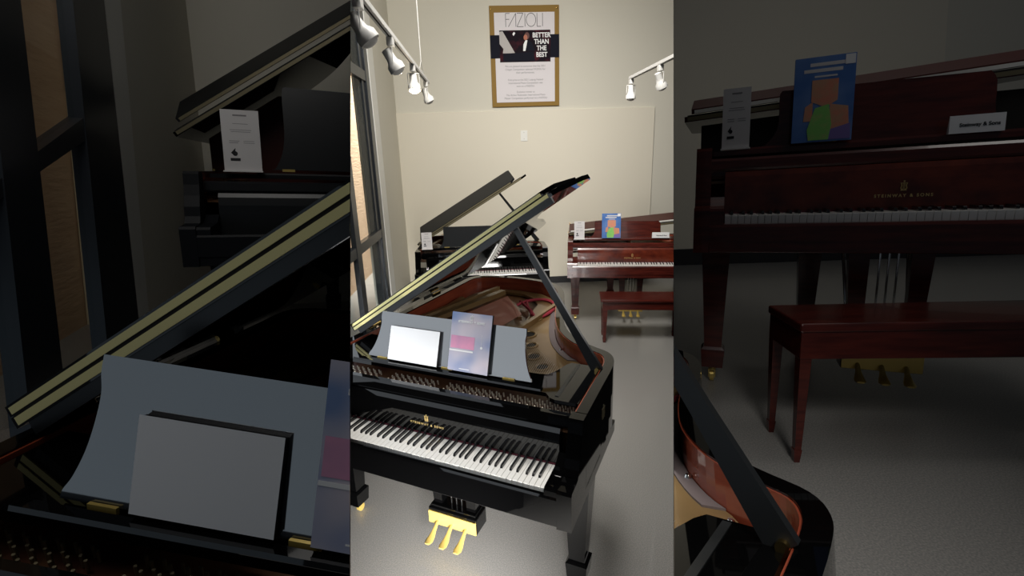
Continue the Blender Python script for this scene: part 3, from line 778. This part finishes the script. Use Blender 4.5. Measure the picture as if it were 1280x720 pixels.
# main piano
MA = -.4694
M_MAIN = TRS((.182, 1.554, 0)) @ rotz(MA)
DESK = dict(x0=-1.075, x1=-.185, y0=.335, z0=.985, y1=.405, z1=1.205, shape='scroll', fl=.06, fr=.045)
main = C(grand_piano('grand_piano', 'large open black grand piano in the front, propped lid and gold iron plate', M_MAIN, desk=DESK, lid=32.9, lid_z=1.008, bulge=.055, lip=.028, flap=(.0, 1.43, .42, 1.5)))
def frame_on(M, p, ex, ey): return M @ face_M(p, ex, ey)
def desk_frame(D, x, off=.004, t=0.0):
    """frame lying on the music desk: x right, z up the desk, y into the desk"""
    up = Vector((0, D['y1'] - D['y0'], D['z1'] - D['z0'])).normalized(); ex = Vector((1, 0, 0)); ey = up.cross(ex).normalized()
    o = Vector((x, D['y0'] + .0, D['z0'])) - ey * off + up * t
    M = Matrix.Identity(4)
    for i in range(3): M[i][0] = ex[i]; M[i][1] = ey[i]; M[i][2] = up[i]; M[i][3] = o[i]
    return M
def blank_book(M, label, w=.250, h=.175):
    return booklet('sheet_music_book', label, 'book', M, w, h, .016, 'paper')
def brochure(M, label):
    def ex(f):
        w, h = .205, .272
        t_ = text_obj('brochure_lettering', 'STEINWAY & SONS', .0130, 'white_print', f, XZ((w * .50, -.0014, h * .83)), spacing=1.25, bold=.0008); t_['label'] = 'white lettering'
        b = N(); lyre_mark(b, XZ((w * .50, -.0014, h * .885)), .022); obj('lyre_emblem', b, 'white_print', f)
        b = N(); box(b, .004, w * .62, -.0012, -.0004, h * .385, h * .60); obj('pink_patch', b, 'pink', f, False, 'pink printed patch')
        b = N(); box(b, .0, w * .60, -.0016, -.0004, h * .335, h * .362); obj('white_stripe', b, 'white_print', f, False, 'white stripe')
        b = N(); disc(b, (w * .80, -.0016, h * .44), .006, .001, 12, 'y'); lines(b, w * .28, w * .55, h * .05, 1, .01, .003); tube(b, [(w * .80, -.0012, h * .45), (w * .79, -.0012, h * .66)], .0006, 4); obj('small_print', b, 'white_print', f)
    return booklet('brochure', label, 'brochure', M, .205, .272, .014, 'brochure', 'ink', None, ex)
C(blank_book(M_MAIN @ desk_frame(DESK, -.940, .022) @ Matrix.Rotation(-.03, 4, 'X'), 'blank white book standing on the front piano, left side of its music desk', .280, .166))
C(brochure(M_MAIN @ desk_frame(DESK, -.595, .024), 'pale blue and pink brochure standing in the middle of the front music desk'))

# far black piano
M_FAR = TRS((.555, 5.12, -.045)) @ rotz(.0)
FD = dict(x0=-1.10, x1=-.12, y0=.32, z0=.985, y1=.36, z1=1.21, shape='plain', hinges=(.1, .9))
far = C(grand_piano('grand_piano', 'black grand piano standing against the back wall behind the front piano', M_FAR, desk=FD, lid=30.5, L=.55, lid_front=.42, lettering=False, prop=(1.10, .50), deskmat='black_satin', flap=(.06, 1.33, .42, 13), flapmat='black_matte', stripmat='dull_brass'))
def sign_card(M, label, w=.115, h=.185):
    r = thing('sign_card', label, 'sign', M)
    b = N(); box(b, 0, w, 0, .002, 0, h); c = obj('card', b, 'paper_grey', r)
    b = N(); box(b, w * .32, w * .68, -.0008, 0, h * .90, h * .925); lines(b, w * .28, w * .72, h * .78, 1, .02, .002); lines(b, w * .2, w * .8, h * .68, 2, .008, .002); lines(b, w * .18, w * .45, h * .50, 2, .008, .0025, cen=False); lines(b, w * .55, w * .85, h * .50, 2, .008, .002)
    obj('printed_lines', b, 'ink_grey', c)
    b = N(); quad(b, [(w * .20, -.001, h * .30), (w * .33, -.001, h * .38), (w * .30, -.001, h * .25)], .001, (0, 1, 0)); box(b, w * .18, w * .44, -.001, 0, h * .17, h * .215, 0)
    disc(b, (w * .31, -.001, h * .29), w * .07, .001, 10, 'y'); obj('card_logo', b, 'ink', c)
    b = N(); box(b, -.004, w + .004, -.012, .02, -.004, .002); obj('card_foot', b, 'white_metal', r)
    return r
C(sign_card(M_FAR @ TRS((-1.275, .27, .981)) @ Matrix.Rotation(-.08, 4, 'X'), 'white price card on the left of the far black piano'))

# mahogany piano, its cards and its bench
BA = -.1919
M_BR = TRS((.988, 5.159, 0)) @ rotz(BA) @ TRS((1.222, 0, 0))
BD = dict(x0=-1.10, x1=-.275, y0=.315, z0=.985, y1=.345, z1=1.17, shape='plain', hinges=(.33,))
brown = C(grand_piano('grand_piano', 'mahogany grand piano by the back wall, seen in the bright middle view', M_BR, wood='mahogany', fall='burl', under='mahogany', desk=BD, lid=6.0, lid_front=.42, prop=None, L=.55, deskmat='mahogany', flapgap=.012, lettering=True, flap=(.02, 1.45, .30, 6), flapmat='mahogany_satin', stripmat='dull_brass', flapstrip='casing'))  # pale flap strip: the hinge leaf's reflection put into its colour
def songbook(M, label, w=.205, h=.275):
    def ex(f):
        b = N(); lines(b, w * .25, w * .85, h * .93, 1, .02, .012); lines(b, w * .15, w * .8, h * .86, 1, .02, .012); lines(b, w * .33, w * .72, h * .78, 1, .02, .006); obj('cover_title', b, 'grey_print' if False else 'paper_grey', f)
        b = N(); prism(b, [(w * .30, h * .48), (w * .30, h * .73), (w * .74, h * .73), (w * .74, h * .48), (w * .55, h * .40)], -.0012, -.0004, 'y'); prism(b, [(w * .18, h * .25), (w * .2, h * .42), (w * .33, h * .48), (w * .33, h * .25)], -.0012, -.0004, 'y')
        prism(b, [(w * .62, h * .12), (w * .62, h * .44), (w * .92, h * .40), (w * .95, h * .16)], -.0012, -.0004, 'y'); obj('cover_art', b, 'orange', f)
        b = N(); prism(b, [(w * .28, h * .02), (w * .25, h * .15), (w * .37, h * .40), (w * .60, h * .44), (w * .66, h * .20), (w * .62, h * .02)], -.0018, -.0006, 'y'); obj('green_art', b, 'green', f)
        b = N(); prism(b, [(w * .62, h * .02), (w * .64, h * .14), (w * .97, h * .20), (w * .98, h * .02)], -.0016, -.0006, 'y'); obj('purple_art', b, 'purple', f)
        b = N(); box(b, w * .83, w * .99, -.0018, -.0006, h * .88, h * .99); obj('corner_label', b, 'paper', f)
    return booklet('songbook', label, 'book', M, w, h, .012, 'blue', 'ink', None, ex)
def placard(M, label, w=.185, h=.062):
    r = thing('placard', label, 'sign', M)
    b = N(); prism(b, [(0, 0), (.006, h), (.008, h), (.03, 0)], 0, w, 'x'); c = obj('card', b, 'paper', r)
    Mx = Matrix.Translation((w * .5, -.0006, h * .35))
    t_ = text_obj('placard_text', 'Steinway & Sons', .017, 'ink', c, face_M((w * .55, .0015, h * .36), (1, 0, 0), (0, .1, 1)), bold=.0004)
    return r
BL = BA
C(sign_card(M_BR @ TRS((-1.265, .25, .981)) @ Matrix.Rotation(-.06, 4, 'X'), 'white price card on the mahogany piano of the middle view', .115, .20))
C(songbook(M_BR @ TRS((-.955, .275, .986)) @ Matrix.Rotation(-.13, 4, 'X'), 'blue songbook with orange and green art on the mahogany piano in the middle'))
C(placard(M_BR @ TRS((-.405, .27, .986)), 'low white tent card on the mahogany piano beside the bright view edge'))

def bench(M, label, lx=.80, dp=.30, ht=.475, lw=.052, oh=.02):
    r = thing('piano_bench', label, 'bench', M)
    b = N(); box(b, -oh, lx + oh, -oh, dp + oh, ht - .028, ht, .006); obj('seat_lid', b, 'mahogany', r)
    b = N(); box(b, .0, lx, 0, dp, ht - .115, ht - .028, .003); obj('seat_box', b, 'mahogany', r)
    hl = lw / 2 + .001
    for x, y in ((hl, hl), (lx - hl, hl), (hl, dp - hl), (lx - hl, dp - hl)):
        b = N(); frustum(b, x, y, .045, lw * .58, lw * .58, x, y, ht - .115, lw, lw); frustum(b, x, y, 0, lw * .5, lw * .5, x, y, .045, lw * .7, lw * .7); obj('leg', b, 'mahogany', r)
    return r
C(bench(TRS((1.158, 4.69, 0)) @ rotz(-.165), 'red mahogany piano bench on the grey floor of the middle view', .80, .27, .48))
settle(); trim(C_roots, (NL, NR))


# ================================================================== LEFT BAY (dim)
L_roots = []
RL = ((.9626, -.2646, .0577), (.2622, .964, .045), (-.0675, -.0282, .9973))
TL = Vector((-.008, 2.384, .854))
M_L = TRS(TL, RL)
M_Li = M_L.inverted()
def on_plane(M, x, y, axis, val):
    """point of the plane local[axis] = val of frame M that is sighted at picture point x, y"""
    Mi = M.inverted(); o = Mi @ EYE; d = Mi.to_3x3() @ ray(x, y)
    return o + d * ((val - o[axis]) / d[axis])
def LA(o): L_roots.append(o); return o
XW = -1.6
def lw(x, y, X=XW): return on_plane(M_L, x, y, 0, X)
cas = lw(173, 246)
b = N(); box(b, XW - .1, 2.2, 1.62, 1.72, -.9, 3.2); LA(struct('wall_back', b, 'wall', M_L))
q = [lw(150.6, 0), lw(173, 246), lw(188, 400)]
def ext(p, q_, k): return p + (q_ - p) * k
top = ext(q[1], q[0], 3.0); bot = ext(q[0], q[1], 3.5)
b = N(); quad(b, [bot, top, Vector((XW, 1.64, top.z)), Vector((XW, 1.64, bot.z))], .06, (-1, 0, 0)); LA(struct('wall_left', b, 'wall', M_L))
def strip(b, a0, a1, c0, c1, th, n=(-1, 0, 0), X=XW, k=2.2):
    """upright member between two sighted edge lines"""
    p0, p1, r0, r1 = lw(*a0, X), lw(*a1, X), lw(*c0, X), lw(*c1, X)
    quad(b, [ext(p0, p1, k), ext(p1, p0, k), ext(r1, r0, k), ext(r0, r1, k)], th, n)
b = N(); strip(b, (130, 0), (154, 220), (150.6, 0), (173, 246), .10); LA(struct('trim_3', b, 'casing', M_L))
win = bpy.data.objects.new('window_2', None); COL.objects.link(win); win['kind'] = 'structure'; win.matrix_basis = M_L; LA(win)
b = N(); strip(b, (91, 0), (113, 220), (131, 0), (155, 220), .05); strip(b, (-20, 0), (9, 264), (26, 0), (51, 220), .05)
p = [lw(-60, 270), lw(46, 192), lw(124, 134), lw(122, 166), lw(46, 219), lw(-60, 292)]
quad(b, [v + Vector((-.004, 0, 0)) for v in p], .05, (-1, 0, 0)); struct('window_frame', b, 'frame_dark', None, win)
b = N(); quad(b, [v + Vector((-.03, 0, 0)) for v in (lw(-60, -40), lw(110, -40), lw(140, 500), lw(-60, 560))], .003, (-1, 0, 0)); struct('window_pane', b, 'glass', None, win)
XE = -2.3
b = N(); box(b, XE - .2, XE, -.75, 3.2, -2.2, 4.2); o = LA(tag(obj('exterior_wall', b, 'stucco'), 'dim tan stucco wall outside the window at the far left edge', 'wall', M_L))
b = N(); p0, p1 = lw(75, 0, XE + .02), lw(103, 295, XE + .02)
t0, t1 = ext(p1, p0, 2.5), ext(p0, p1, 2.5)
quad(b, [t1, t0, t0 + Vector((0, 2.4, 0)), t1 + Vector((0, 2.4, 0))], .018, (-1, 0, 0)); LA(tag(obj('exterior_pilaster', b, 'cream'), 'dim cream pilaster outside the left window', 'pilaster', M_L))
LBD = dict(x0=-1.02, x1=.05, y0=.34, z0=1.000, y1=.37, z1=1.385, shape='plain', hinges=(.07,))
LA(grand_piano('grand_piano', 'dim black grand piano behind the slanting yellow lid strip, white card at its left', M_L, wood='black_matte', fall='black_satin', desk=LBD, L=.62, lid=34.0, lid_front=.42, lettering=False, prop=None, deskmat='black_satin',
               lid_x=-1.425, lid_z=1.138, flap=(.05, 1.3, .42, 19), flapgap=.02, back=(-1.37, .05, .78, 1.395, 'mahogany_satin'), flapmat='black_matte', stripmat='dull_brass', keys=False, lyre=False))
LA(sign_card(M_L @ TRS((-1.205, .25, .990)) @ Matrix.Rotation(-.06, 4, 'X'), 'dim white card on the black piano at the left of the photo', .155, .270))
b = N(); box(b, -2.6, .6, -.5, 1.7, -.5, 0); LA(struct('floor_stage_left', b, 'floor', M_L))
# the near black piano of the left bay
M_LM = TRS((.0742, .3164, .0333), ((.97619, .17109, .13332), (-.17711, .98358, .03457), (-.12522, -.05736, .99047)), (1.0413, .7728, 1.2425))
LDESK = dict(x0=-1.075, x1=-.185, y0=.335, z0=.985, y1=.405, z1=1.205, shape='scroll', fl=.06, fr=.045)
LA(grand_piano('grand_piano', 'dim black grand piano at the lower left, grey desk and long yellow lid hinge strip', M_LM, desk=LDESK, lip=.026, pinmat='dull_brass', keys=False, prop=None, legs=True, lyre=False))
LA(blank_book(M_LM @ desk_frame(LDESK, -.925, .022) @ Matrix.Rotation(-.03, 4, 'X'), 'blank grey-white book on the dim music desk at lower left', .262, .150))
LA(brochure(M_LM @ desk_frame(LDESK, -.595, .024), 'dim brochure cut off by the right edge of the left view'))
b = N(); box(b, -3.6, .2, .1, 3.4, -.1, 0); LA(struct('floor_left', b, 'floor'))
settle(); trim(L_roots, (-NL,))

# ================================================================== RIGHT BAY (dim)
R_roots = []
def RA(o): R_roots.append(o); return o
RR = ((.99282, .11874, -.01453), (-.11732, .99021, .07567), (.02337, -.07342, .99703))
KS = .8
c0 = EYE + KS * (Vector((.0166, -.0863, .8295)) - EYE)
M_R = TRS(c0, RR)
def rz(x, y, z=0.0): return on_plane(M_R, x, y, 2, z)
def ry(x, y, Y): return on_plane(M_R, x, y, 1, Y)
wa, wb = rz(842, 331), rz(1280, 317)
slope = (wb.y - wa.y) / (wb.x - wa.x)
MW = M_R @ TRS(wa) @ rotz(math.atan(slope))
b = N(); box(b, -1.5, 6.5, 0, .15, -.2, 5.0); RA(struct('wall_right_bay_back', b, 'wall', MW))
b = N(); sx = on_plane(MW, 1178, 75, 1, 0); s2 = on_plane(MW, 1183, 0, 1, 0); e0 = ext(s2, sx, 4.5); e1 = ext(sx, s2, 2.5)
quad(b, [Vector((-1.5, 0, 0)), Vector((e0.x, 0, 0)), Vector((e1.x, 0, e1.z)), Vector((-1.5, 0, e1.z))], .03, (0, -1, 0)); RA(struct('trim_4', b, 'panel', MW))
b = N(); box(b, -1.5, 6.5, -.05, 0, 0, .178, .004); RA(struct('baseboard_right', b, 'rubber', MW))
b = N(); box(b, -.6, 7, .15, 7.0, -.5, 0); RA(struct('floor_right', b, 'floor', M_R))
M_RB = M_R @ TRS((.9295 * KS, 2.7114 * KS, 0)) @ rotz(-.3359) @ TRS((0, 0, 0), None, (1.229 * KS, .891 * KS, 1.313 * KS)) @ TRS((1.25, -.30, 0))
RBD = dict(x0=-1.095, x1=-.315, y0=.335, z0=.985, y1=.35, z1=1.185, shape='plain', hinges=(.31,))
RA(grand_piano('grand_piano', 'dim mahogany grand piano in the darkened right view, burl front and long white keyboard', M_RB, wood='mahogany', fall='burl', under='mahogany', desk=RBD, kz=2.2, slip_top=.702, L=.62, lid=2.6, lid_front=.42, prop=None,
               deskmat='mahogany', flapgap=.004, lid_x=-1.40, lid_z=1.108, flap=(.03, 1.45, .34, 11), flapmat='mahogany_satin', stripmat='dull_brass', flapstrip='casing', back=(-1.33, .05, .46, 1.12, 'shadow_dark')))  # pale flap strip paints a reflection; near-black backing paints the interior's shade
RA(sign_card(M_RB @ TRS((-1.243, .25, .981)) @ Matrix.Rotation(-.05, 4, 'X'), 'dim price card standing left on the mahogany piano in the right view', .104, .225))
RA(songbook(M_RB @ TRS((-.985, .27, .986)) @ Matrix.Rotation(-.10, 4, 'X'), 'dim blue songbook on the mahogany piano in the right view', .200, .300))
RA(placard(M_RB @ TRS((-.490, .26, .980)), 'dim white tent card at the right of the mahogany piano near the photo edge', .155, .058))
f0_, f1_ = rz(996, 580), rz(984, 538)
ang = math.atan2(-.04, 1)
RA(bench(M_R @ TRS((f0_.x - .014, f0_.y, 0)) @ rotz(ang), 'dim mahogany piano bench in the right view, two left legs showing', .90, .235, .470, .034, .006))
M_RM = TRS((.0985, .0325, .3589), ((.72086, .69114, -.05183), (-.66865, .71319, .21039), (.18237, -.117, .97624)), (.9764, .9362, 1.0938))
RA(grand_piano('grand_piano', 'dim black grand piano corner at the lower right view with its lid prop', M_RM, desk=DESK, keys=False, lid=None, prop=None, prop_only=(-.36, .60, 1.606), legs=False, lettering=False))
settle(); trim(R_roots, (-NR,))

# added light baffles: edge-on sheets, unseen, keep centre light out of the side bays
def light_baffle(name, px, n, y0, y1):
    r0, r1 = ray(px, -900), ray(px, 1700)
    b = N()
    # upright strip between z=0 and z=5.3 in the sight plane
    e = n.cross(Vector((0, 0, 1))).normalized(); 
    if e.y < 0: e.negate()
    up = e.cross(n).normalized()
    if up.z < 0: up.negate()
    ft = -n
    pts = []
    for d, z in ((y0, 0), (y1, 0), (y1, 5.3), (y0, 5.3)):
        k = (z - CAM_H) / up.z
        pts.append(EYE + e * d + up * k)
    th = (.0002, .0012, .0012, .0002)
    A = [b.verts.new(p + n * t_) for p, t_ in zip(pts, th)]
    B2 = [b.verts.new(p - n * t_) for p, t_ in zip(pts, th)]
    for i in range(4): b.faces.new((A[i], A[(i + 1) % 4], B2[(i + 1) % 4], B2[i]))
    b.faces.new(A[::-1]); b.faces.new(B2)
    return struct(name, b, 'light_baffle')
light_baffle('left_light_baffle', 438, NL, 1.15, 4.0)
light_baffle('right_light_baffle', 842, NR, 1.15, 7.9)
